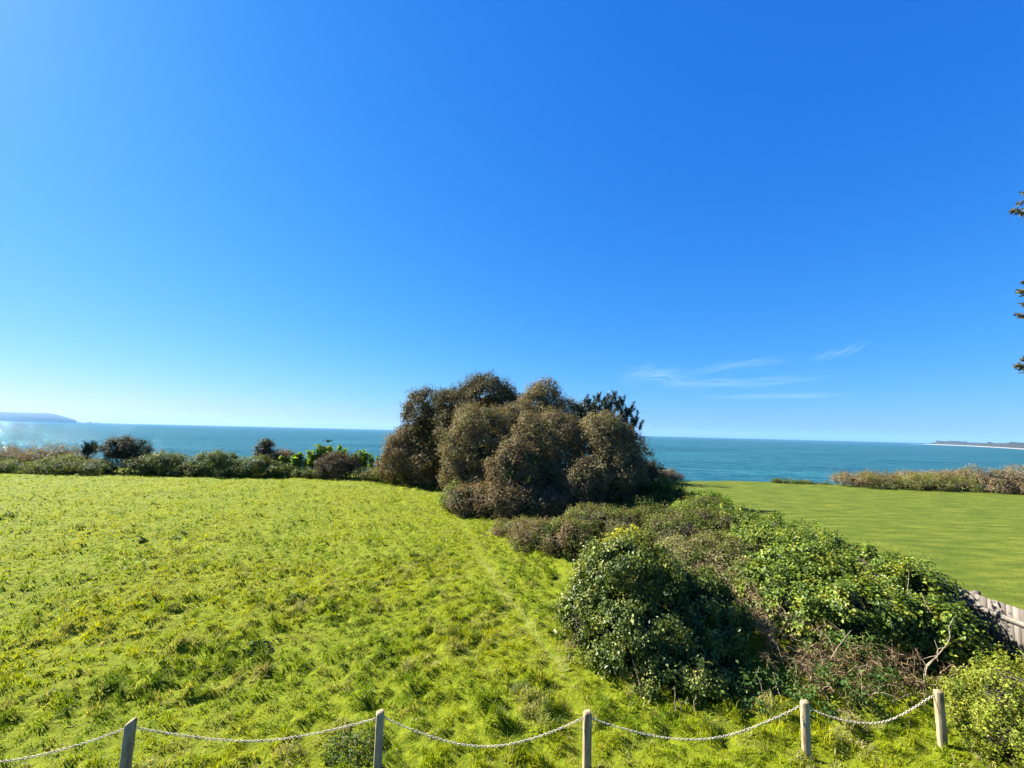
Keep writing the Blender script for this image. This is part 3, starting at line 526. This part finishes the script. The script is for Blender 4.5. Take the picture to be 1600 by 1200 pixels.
# ------------------------------------------------------------------ chain and posts
PX = [(-7.85, 5.75), (-4.73, 6.10), (-1.65, 6.41), (1.13, 6.54), (4.32, 6.89), (6.60, 7.25)]
M_POST = rough_mat('weathered_post', (.12, .085, .045), (.4, .33, .21), 9, .9, .7, (1, 1, .3), 9, .05, .01, (.28, .215, .125))
M_IRON = rough_mat('rusty_staple', (.08, .05, .03), (.2, .17, .15), 30, .6, .2)
M_CHAIN = rough_mat('galvanised_chain', (.34, .29, .2), (.56, .5, .38), 25, .7, .1, spec=.2)
lbl = ['leaning post left of the picture, leftmost of the chain posts', 'squat weathered post with slanted top at the lower left', 'weathered chain post second from the left', 'pale chain post in the middle with a flat cut top', 'pale chain post in front of the dead bracken', 'rightmost chain post beside the yellow green privet bush']
att = []
for k, (x, y) in enumerate(PX):
    z0 = float(meadow_z(np.array([[x, y]]))[0]); h = .75; yaw = (.12, .2, .3, .12, -.25, -.3)[k]; w = .05; d = .045
    o = empty('chain_post', (x, y, 0), lbl[k], 'post', 'posts of the chain fence')
    c, s = math.cos(yaw), math.sin(yaw); bev = .012; V = []
    for zz, sc in ((-.15, 1.), (h - .03, 1.), (h - .004, .8)):
        for ax, ay in ((-1, -1), (1, -1), (1, 1), (-1, 1)):
            for e in ((1, .88), (.88, 1)) if ax * ay > 0 else ((.88, 1), (1, .88)):
                px_, py_ = ax * w * e[0] * sc, ay * d * e[1] * sc; tz = zz + (.022 * ax * (1 if k < 2 else .35) if zz > .1 else 0)
                V.append([x + c * px_ - s * py_, y + s * px_ + c * py_, tz])
    q = [(r * 8 + j, r * 8 + (j + 1) % 8, (r + 1) * 8 + (j + 1) % 8, (r + 1) * 8 + j) for r in range(2) for j in range(8)]
    ln = np.array([(.02, -.01), (.008, .015), (-.006, .02), (.004, -.015), (.01, .01), (-.006, .01)][k]); V = np.array(V); V[:, :2] += V[:, 2:3] * ln
    me = mesh_obj('shaft', V, [np.array(q), np.array([[16, 17, 18, 19, 20, 21, 22, 23]])], M_POST, o)
    for sg in (-1, 1):
        p0 = np.array([x + sg * c * w + ln[0] * (h - .09), y + sg * s * w + ln[1] * (h - .09), h - .09]); th = np.linspace(-np.pi / 2, np.pi / 2, 7)
        ring = np.stack([p0[0] + sg * c * np.cos(th) * .018, p0[1] + sg * s * np.cos(th) * .018, p0[2] + np.sin(th) * .014], 1)
        mesh_obj('staple', *tube(ring, np.full(7, .0035), 5), M_IRON, o); att.append(p0 + [sg * c * .012, sg * s * .012, -.004])
def link_ring(c, t, b, l=.021, w=.012, r=.0042):
    th = np.linspace(0, 2 * np.pi, 10, endpoint=False); cc = np.sign(np.cos(th)) * np.abs(np.cos(th)) ** .8
    ctr = c + t * (cc * l)[:, None] + b * (np.sin(th) * w)[:, None]; nn_ = np.cross(t, b); rad = nrm(t * np.cos(th)[:, None] / l + b * np.sin(th)[:, None] / w); ph = np.linspace(0, 2 * np.pi, 5, endpoint=False)
    V = (ctr[:, None] + r * (rad[:, None] * np.cos(ph)[None, :, None] + nn_ * np.sin(ph)[None, :, None])).reshape(-1, 3)
    return V, np.array([(i * 5 + j, i * 5 + (j + 1) % 5, ((i + 1) % 10) * 5 + (j + 1) % 5, ((i + 1) % 10) * 5 + j) for i in range(10) for j in range(5)])
lc = ['chain hanging at the far left corner of the picture', 'sagging chain between the two leftmost posts in view', 'sagging chain between the second post and the middle post', 'sagging chain between the middle post and the bracken', 'short sagging chain between the two rightmost posts']
for k, sag in enumerate((.3, .2, .34, .34, .28)):
    a, b = att[k * 2 + 1], att[k * 2 + 2]; D = np.linalg.norm(b - a); s = np.linspace(0, 1, 400)
    C = a + (b - a) * s[:, None]; C[:, 2] -= sag * 4 * s * (1 - s); C[:, 1] += .02 * np.sin(s * 9)
    L = np.concatenate([[0], np.cumsum(np.linalg.norm(np.diff(C, axis=0), axis=1))]); n_ = int(L[-1] / .0335); u = (np.arange(n_) + .5) / n_ * L[-1]
    cc = np.stack([np.interp(u, L, C[:, i]) for i in range(3)], 1); tt = nrm(np.gradient(cc, axis=0)); its = []
    for i in range(n_):
        side = nrm(np.cross(tt[i], [0, 0, 1.])); upv = np.cross(side, tt[i]); ang = (np.pi / 4 if i % 2 else -np.pi / 4) + rng.normal(0, .25); its.append(link_ring(cc[i], tt[i], side * math.cos(ang) + upv * math.sin(ang)))
    V, f = merge(its); tag(mesh_obj('chain', V, f, M_CHAIN, origin=a, smooth=True), lc[k], 'chain', 'chains hung between the posts')

# ------------------------------------------------------------------ the evergreen tree whose branch tips enter on the right
tb = np.array([10.0, 4.6, 0.]); o = empty('overhanging_tree', tb, 'evergreen tree beyond the right edge, only leafy branch tips in view', 'tree')
mesh_obj('trunk', *tube(curve(tb - [0, 0, .1], tb + [-.3, .2, 9], 10, .06), np.linspace(.28, .08, 10), 10), M_BARK, o, smooth=True)
tips = [(1578, 330, 5.6, .5), (1590, 318, 5.7, .45), (1597, 302, 5.8, .4), (1600, 335, 5.3, .5), (1591, 455, 5.5, .32), (1588, 492, 5.5, .34), (1597, 475, 5.4, .3), (1600, 440, 5.6, .3), (1586, 572, 5.6, .26), (1598, 562, 5.5, .3), (1640, 380, 5.5, .6), (1660, 520, 5.4, .6), (1680, 300, 5.6, .7), (1720, 430, 5, .7), (1700, 600, 5, .7), (1650, 240, 6, .6)]
Ps, Ds = [], []
for x, y, Y, ln in tips:
    e = at_y(x, y, Y); st = tb + [-.2, .1, max(2.5, e[2] - 1.0)]; C = curve(st, e, 10, .1, .05)
    mesh_obj('branch', *tube(C, np.linspace(.05, .004, 10), 5), M_BARK, o)
    k = 120; s = rng.uniform(0, 1, k) ** 1.1 * ln; dv = nrm(C[-1] - C[-3]); c = e - dv * s[:, None]; side = nrm(rng.normal(size=(k, 3)))
    Ps.append(c + side * (.03 + .11 * (s / ln))[:, None] * rng.uniform(.3, 1, (k, 1))); Ds.append(nrm(dv * .8 + side * .8))
P = np.concatenate(Ps); D = np.concatenate(Ds); q = len(P)
V, f = leaf_mesh(P, nrm(rng.normal(size=(q, 3)) + [0, 0, .7]), rng.uniform(.05, .085, q), rng.uniform(.016, .026, q), .15, D)
mesh_obj('sprays', V, f, M_LEAF, o, np.repeat(pick_colours(q, [((.1, .095, .045), 2), ((.17, .135, .08), 2), ((.06, .065, .028), 2)]), 4, 0))
V, f, c = foliage([(10.2, 4.6, 6.2, 2.3, 2.3, 2.6), (10.6, 4.2, 8.2, 1.9, 2, 1.6)], 9000, .09, .035, OAK_G, seed=97); mesh_obj('crown', V, f, M_LEAF, o, c)

# ------------------------------------------------------------------ weeds in the meadow
def weed(label, x, y, rad, n, L, pal, seed, h=.14):
    c = np.array([*at_z(x, y)[:2], 0.]); o = empty('weed_clump', c, label, 'weed'); a = rng.uniform(0, 6.28, n); r = rad * np.sqrt(rng.uniform(0, 1, n))
    XY = c[:2] + np.stack([np.cos(a) * r * 1.3, np.sin(a) * r], 1); P = np.concatenate([XY, (meadow_z(XY) + rng.uniform(.03, h, n) * (1.2 - r / rad))[:, None]], 1)
    D = nrm(np.stack([np.cos(a), np.sin(a), rng.uniform(.1, .9, n)], 1) + rng.normal(0, .4, (n, 3)))
    V, f = leaf_mesh(P, nrm(rng.normal(size=(n, 3)) * .5 + [0, 0, 1]), L * rng.uniform(.6, 1.3, n), L * .45 * rng.uniform(.7, 1.2, n), .2, D)
    mesh_obj('leaves', V, f, M_SOFT, o, np.repeat(pick_colours(n, pal), 4, 0))
    it = [tube(curve([p[0] * .5 + c[0] * .5, p[1] * .5 + c[1] * .5, -.02], p, 4, .1), np.linspace(.006, .003, 4), 4) for p in P[:12]]; stuff(mesh_obj('stems', *merge(it), M_BARK, o))
WD = [((.06, .1, .015), 3), ((.09, .13, .02), 2), ((.14, .115, .05), 1)]
weed('dark leafy weed clump left of the second chain post', 552, 1172, .36, 900, .055, WD, 111, .2)
weed('broad leaved dock plant in the open meadow', 402, 1012, .2, 70, .13, [((.09, .15, .02), 2), ((.06, .1, .015), 2)], 112)
weed('dark dock clump at the far left of the meadow', 12, 808, .3, 90, .16, WD, 113, .2)
weed('dark tuft of weeds in the middle of the meadow', 462, 942, .22, 130, .1, WD, 114, .22)
weed('small dark weed left of the meadow middle', 218, 845, .2, 60, .14, WD, 115, .2)
weed('low dark weed patch right of the small weed', 280, 841, .35, 70, .14, WD, 116, .14)

# ------------------------------------------------------------------ grass
def hedge_mask(XY):                                  # ground hidden under bushes grows no long grass
    X, Y = XY[:, 0], XY[:, 1]; return (X > 1.6 + .0 * Y) & (Y > 9) & (X < XB) & (X > (Y - 8) * -.2 + 2.6)
def blades(N, rmin, rmax, az0, az1, inside, zf, hfun, colf, wbase, lean, seed, pw=-1.45, segs=2):
    g = np.random.default_rng(seed); u = g.uniform(size=N); e = pw + 1
    r = (rmin ** e + u * (rmax ** e - rmin ** e)) ** (1 / e); a = np.radians(g.uniform(az0, az1, N))
    XY = np.stack([r * np.sin(a), r * np.cos(a)], 1); ok = inside(XY); XY = XY[ok]; r = r[ok]; n = len(XY)
    h, dens = hfun(XY, g); ok = g.uniform(size=n) < dens; XY, r, h = XY[ok], r[ok], h[ok]; n = len(XY)
    z = zf(XY); w = wbase * np.maximum(1, (r / 7)) ** .85 * g.uniform(.7, 1.4, n)
    ln = np.stack([Noise(.25, .8, 2, seed=seed + 1)(XY), Noise(.25, .8, 2, seed=seed + 2)(XY)], 1) * .33 + np.array(lean) + g.normal(0, .5, (n, 2))
    ln *= h[:, None]; yaw = g.uniform(0, np.pi, n); s = np.stack([np.cos(yaw), np.sin(yaw), 0 * yaw], 1) * (w * .5)[:, None]
    b = np.concatenate([XY, z[:, None] - .01], 1); Lm = np.concatenate([ln * .3, (h * .62)[:, None]], 1); Lt = np.concatenate([ln, (h * np.clip(1.05 - np.abs(ln).sum(1) / h * .3, .4, 1))[:, None]], 1)
    c = colf(XY, g)
    if segs == 2:
        V = np.stack([b - s, b + s, b + Lm + s * .8, b + Lm - s * .8, b + Lt], 1).reshape(-1, 3); i = np.arange(n)[:, None] * 5
        return V, np.concatenate([i + [0, 1, 2], i + [0, 2, 3], i + [3, 2, 4]]), np.repeat(c, 5, 0)
    V = np.stack([b - s, b + s, b + Lt], 1).reshape(-1, 3); i = np.arange(n)[:, None] * 3
    return V, i + [0, 1, 2], np.repeat(c, 3, 0)
gP = Noise(.5, 2.5, 2, seed=31); gQ = Noise(3, 12, 2, seed=32); gR = Noise(.8, 2.2, 2, seed=33); nT = Noise(.4, .9, 2, n=34, seed=34)
def tufts(XY): return np.clip((nT(XY) - .8) * 2.5, 0, 1)   # taller tufts here and there, tussock shade painted into their darker colour
def g_h(XY, g):
    l = nA(XY) + .5 * nS(XY); pd = np.clip(path_d(XY) / .28, 0, 1)
    return ((.056 + .026 * np.clip(l, -1.2, 1.6)) * (.78 + .5 * rough(XY)) + .01 * gQ(XY)).clip(.025) * g.uniform(.6, 1.4, len(XY)) * (.4 + .6 * pd) * (1 + .9 * tufts(XY) * rough(XY)), .55 + .45 * pd
def g_col(XY, g):
    n = len(XY); t = (gP(XY) * .45 + gQ(XY) * .75 + g.normal(0, .45, n)); pd = np.clip(path_d(XY) / .3, 0, 1)
    A, Bc, D = np.array([.085, .14, .003]), np.array([.18, .235, .003]), np.array([.255, .265, .006])
    u = np.clip(t * .5 + .5, 0, 1)[:, None]; c = np.where(u < .5, A + (Bc - A) * u * 2, Bc + (D - Bc) * (u - .5) * 2)
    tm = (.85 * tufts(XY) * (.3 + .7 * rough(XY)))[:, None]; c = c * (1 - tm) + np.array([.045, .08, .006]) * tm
    straw = (g.uniform(size=n) < .06 + .6 * (1 - pd) + .12 * np.clip(gR(XY) - .5, 0, 1) * 4)[:, None]
    c = np.where(straw, np.array([.3, .245, .1]) * g.uniform(.7, 1.3, (n, 1)), c)
    pale = ((gR(XY) + .6 * gQ(XY) > .7) & (g.uniform(size=n) < .55))[:, None]; c = np.where(pale, c * .45 + np.array([.23, .24, .1]) * .55, c)  # pale tint paints in the sky sheen of flattened grass patches
    return c * np.exp(g.normal(0, .22, (n, 1)))
ins_m = lambda XY: (XY[:, 0] < XB - .1) & (XY[:, 1] < EDGE(XY[:, 0]) - 1) & ~hedge_mask(XY) & (XY[:, 1] > 3.2)
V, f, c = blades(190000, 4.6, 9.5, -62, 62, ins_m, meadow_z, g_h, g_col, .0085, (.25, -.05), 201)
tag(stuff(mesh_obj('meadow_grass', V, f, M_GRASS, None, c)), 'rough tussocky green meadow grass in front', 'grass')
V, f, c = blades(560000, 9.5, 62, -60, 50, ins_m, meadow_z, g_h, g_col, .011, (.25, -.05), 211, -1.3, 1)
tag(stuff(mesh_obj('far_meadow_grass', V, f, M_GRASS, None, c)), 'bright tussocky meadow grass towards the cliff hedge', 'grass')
lS = Noise(.5, 1.6, 2, seed=41); ST = np.array([[.3, .22], [-.09, .95]])
def l_h(XY, g): return (.036 + .012 * lS(XY @ ST)).clip(.012) * g.uniform(.6, 1.4, len(XY)), 1.
def l_col(XY, g):
    n = len(XY); t = np.clip(lS(XY @ ST) * .42 + gP(XY) * .18 + gQ(XY) * .18 + g.normal(0, .42, n) + .5, 0, 1)[:, None]
    return (np.array([.042, .068, .008]) * (1 - t) + np.array([.14, .15, .03]) * t) * np.exp(g.normal(0, .15, (n, 1)))
V, f, c = blades(200000, 11, 72, 8, 66, lambda XY: (XY[:, 0] > XB + .15) & (XY[:, 1] < EDGE(XY[:, 0]) - .2) & (XY[:, 1] > 5), lawn_z, l_h, l_col, .007, (.25, -.05), 221, -1.2, 1)
tag(stuff(mesh_obj('lawn_grass', V, f, M_GRASS, None, c)), 'short mown grass of the lawn beyond the fence', 'grass')

# ------------------------------------------------------------------ sea haze: a closed box of thin air round everything below the sky
HZ = 17500
V, f = box((-HZ, -HZ, SEA - 3), (HZ, HZ, 190)); hz = stuff(mesh_obj('haze', V, f, None)); hz['label'] = 'thin blue sea haze over the water'; hz['category'] = 'haze'
m, n, l = new_mat('sea_haze'); v = n.new('ShaderNodeVolumePrincipled'); v.inputs['Color'].default_value = (.3, .6, 1, 1); v.inputs['Density'].default_value = 3.3e-5; v.inputs['Anisotropy'].default_value = .1
o = n.new('ShaderNodeOutputMaterial'); l.new(v.outputs[0], o.inputs['Volume']); hz.data.materials.append(m)

# ------------------------------------------------------------------ faint cirrus, a thin sheet of ice cloud far above the haze
m, n, l = new_mat('cirrus_ice'); a = n.new('ShaderNodeAttribute'); a.attribute_name = 'col'; sx = n.new('ShaderNodeSeparateXYZ'); l.new(a.outputs['Vector'], sx.inputs[0])
def mth(op, x, y=None):
    q = n.new('ShaderNodeMath'); q.operation = op
    for i, v in enumerate((x, y)):
        if v is None: continue
        if isinstance(v, (int, float)): q.inputs[i].default_value = v
        else: l.new(v, q.inputs[i])
    return q.outputs[0]
mp = n.new('ShaderNodeMapping'); mp.inputs['Scale'].default_value = (2.2, 5.5, 1); mp.inputs['Rotation'].default_value = (0, 0, .12); nz = n.new('ShaderNodeTexNoise'); nz.inputs['Scale'].default_value = 1.6; nz.inputs['Detail'].default_value = 7; nz.inputs['Distortion'].default_value = .35
l.new(a.outputs['Vector'], mp.inputs[0]); l.new(mp.outputs[0], nz.inputs['Vector'])
tri = lambda c: mth('MULTIPLY', mth('MULTIPLY', c, mth('SUBTRACT', 1., c)), 4.)
env = mth('MULTIPLY', tri(sx.outputs[0]), mth('POWER', tri(sx.outputs[1]), 1.6)); st = mth('MULTIPLY', mth('MAXIMUM', mth('SUBTRACT', nz.outputs[0], .3), 0.), .125)
al = mth('MINIMUM', mth('MULTIPLY', env, st), .5)
tr = n.new('ShaderNodeBsdfTransparent'); df = n.new('ShaderNodeBsdfTranslucent'); df.inputs[0].default_value = (.9, .9, .9, 1); mx = n.new('ShaderNodeMixShader'); o = n.new('ShaderNodeOutputMaterial')
l.new(al, mx.inputs[0]); l.new(tr.outputs[0], mx.inputs[1]); l.new(df.outputs[0], mx.inputs[2]); l.new(mx.outputs[0], o.inputs[0]); M_CIRRUS = m
def cirrus(label, pl, hw, seed):
    pl = np.array(pl, float); t = np.linspace(0, 1, 25); tt = np.linspace(0, 1, len(pl)); cx = np.interp(t, tt, pl[:, 0]); cy = np.interp(t, tt, pl[:, 1]); V, Cc = [], []
    for i in range(25):
        for j in range(9):
            v = j / 8; p_ = at_z(cx[i], cy[i] + (v - .5) * 2 * hw, 3200.); V.append(p_ + [0, 0, 60 * math.sin(i * .7 + j)]); Cc.append([t[i], v, seed])
    q = [(i * 9 + j, (i + 1) * 9 + j, (i + 1) * 9 + j + 1, i * 9 + j + 1) for i in range(24) for j in range(8)]
    tag(mesh_obj('cirrus_cloud', V, np.array(q), M_CIRRUS, origin=V[112], col=np.array(Cc), smooth=True), label, 'cloud', 'faint cirrus streaks low over the sea')
cirrus('feathery bright head of the cirrus streaks above the pine', [(962, 590), (1010, 584), (1050, 588), (1095, 598)], 20, 1.3)
cirrus('long thin level cirrus streak trailing right from the feathery head', [(1020, 603), (1110, 599), (1180, 598), (1310, 588)], 9, 4.1)
cirrus('short cirrus wisp just above the long level streak', [(1070, 584), (1110, 576), (1180, 566), (1240, 562)], 8, 7.7)
cirrus('rightmost cirrus wisp slanting up to the right', [(1265, 562), (1300, 554), (1330, 546), (1365, 536)], 9, 9.2)
cirrus('lowest faint cirrus streak nearest the horizon', [(1080, 622), (1180, 620), (1260, 618), (1340, 616)], 6, 12.6)
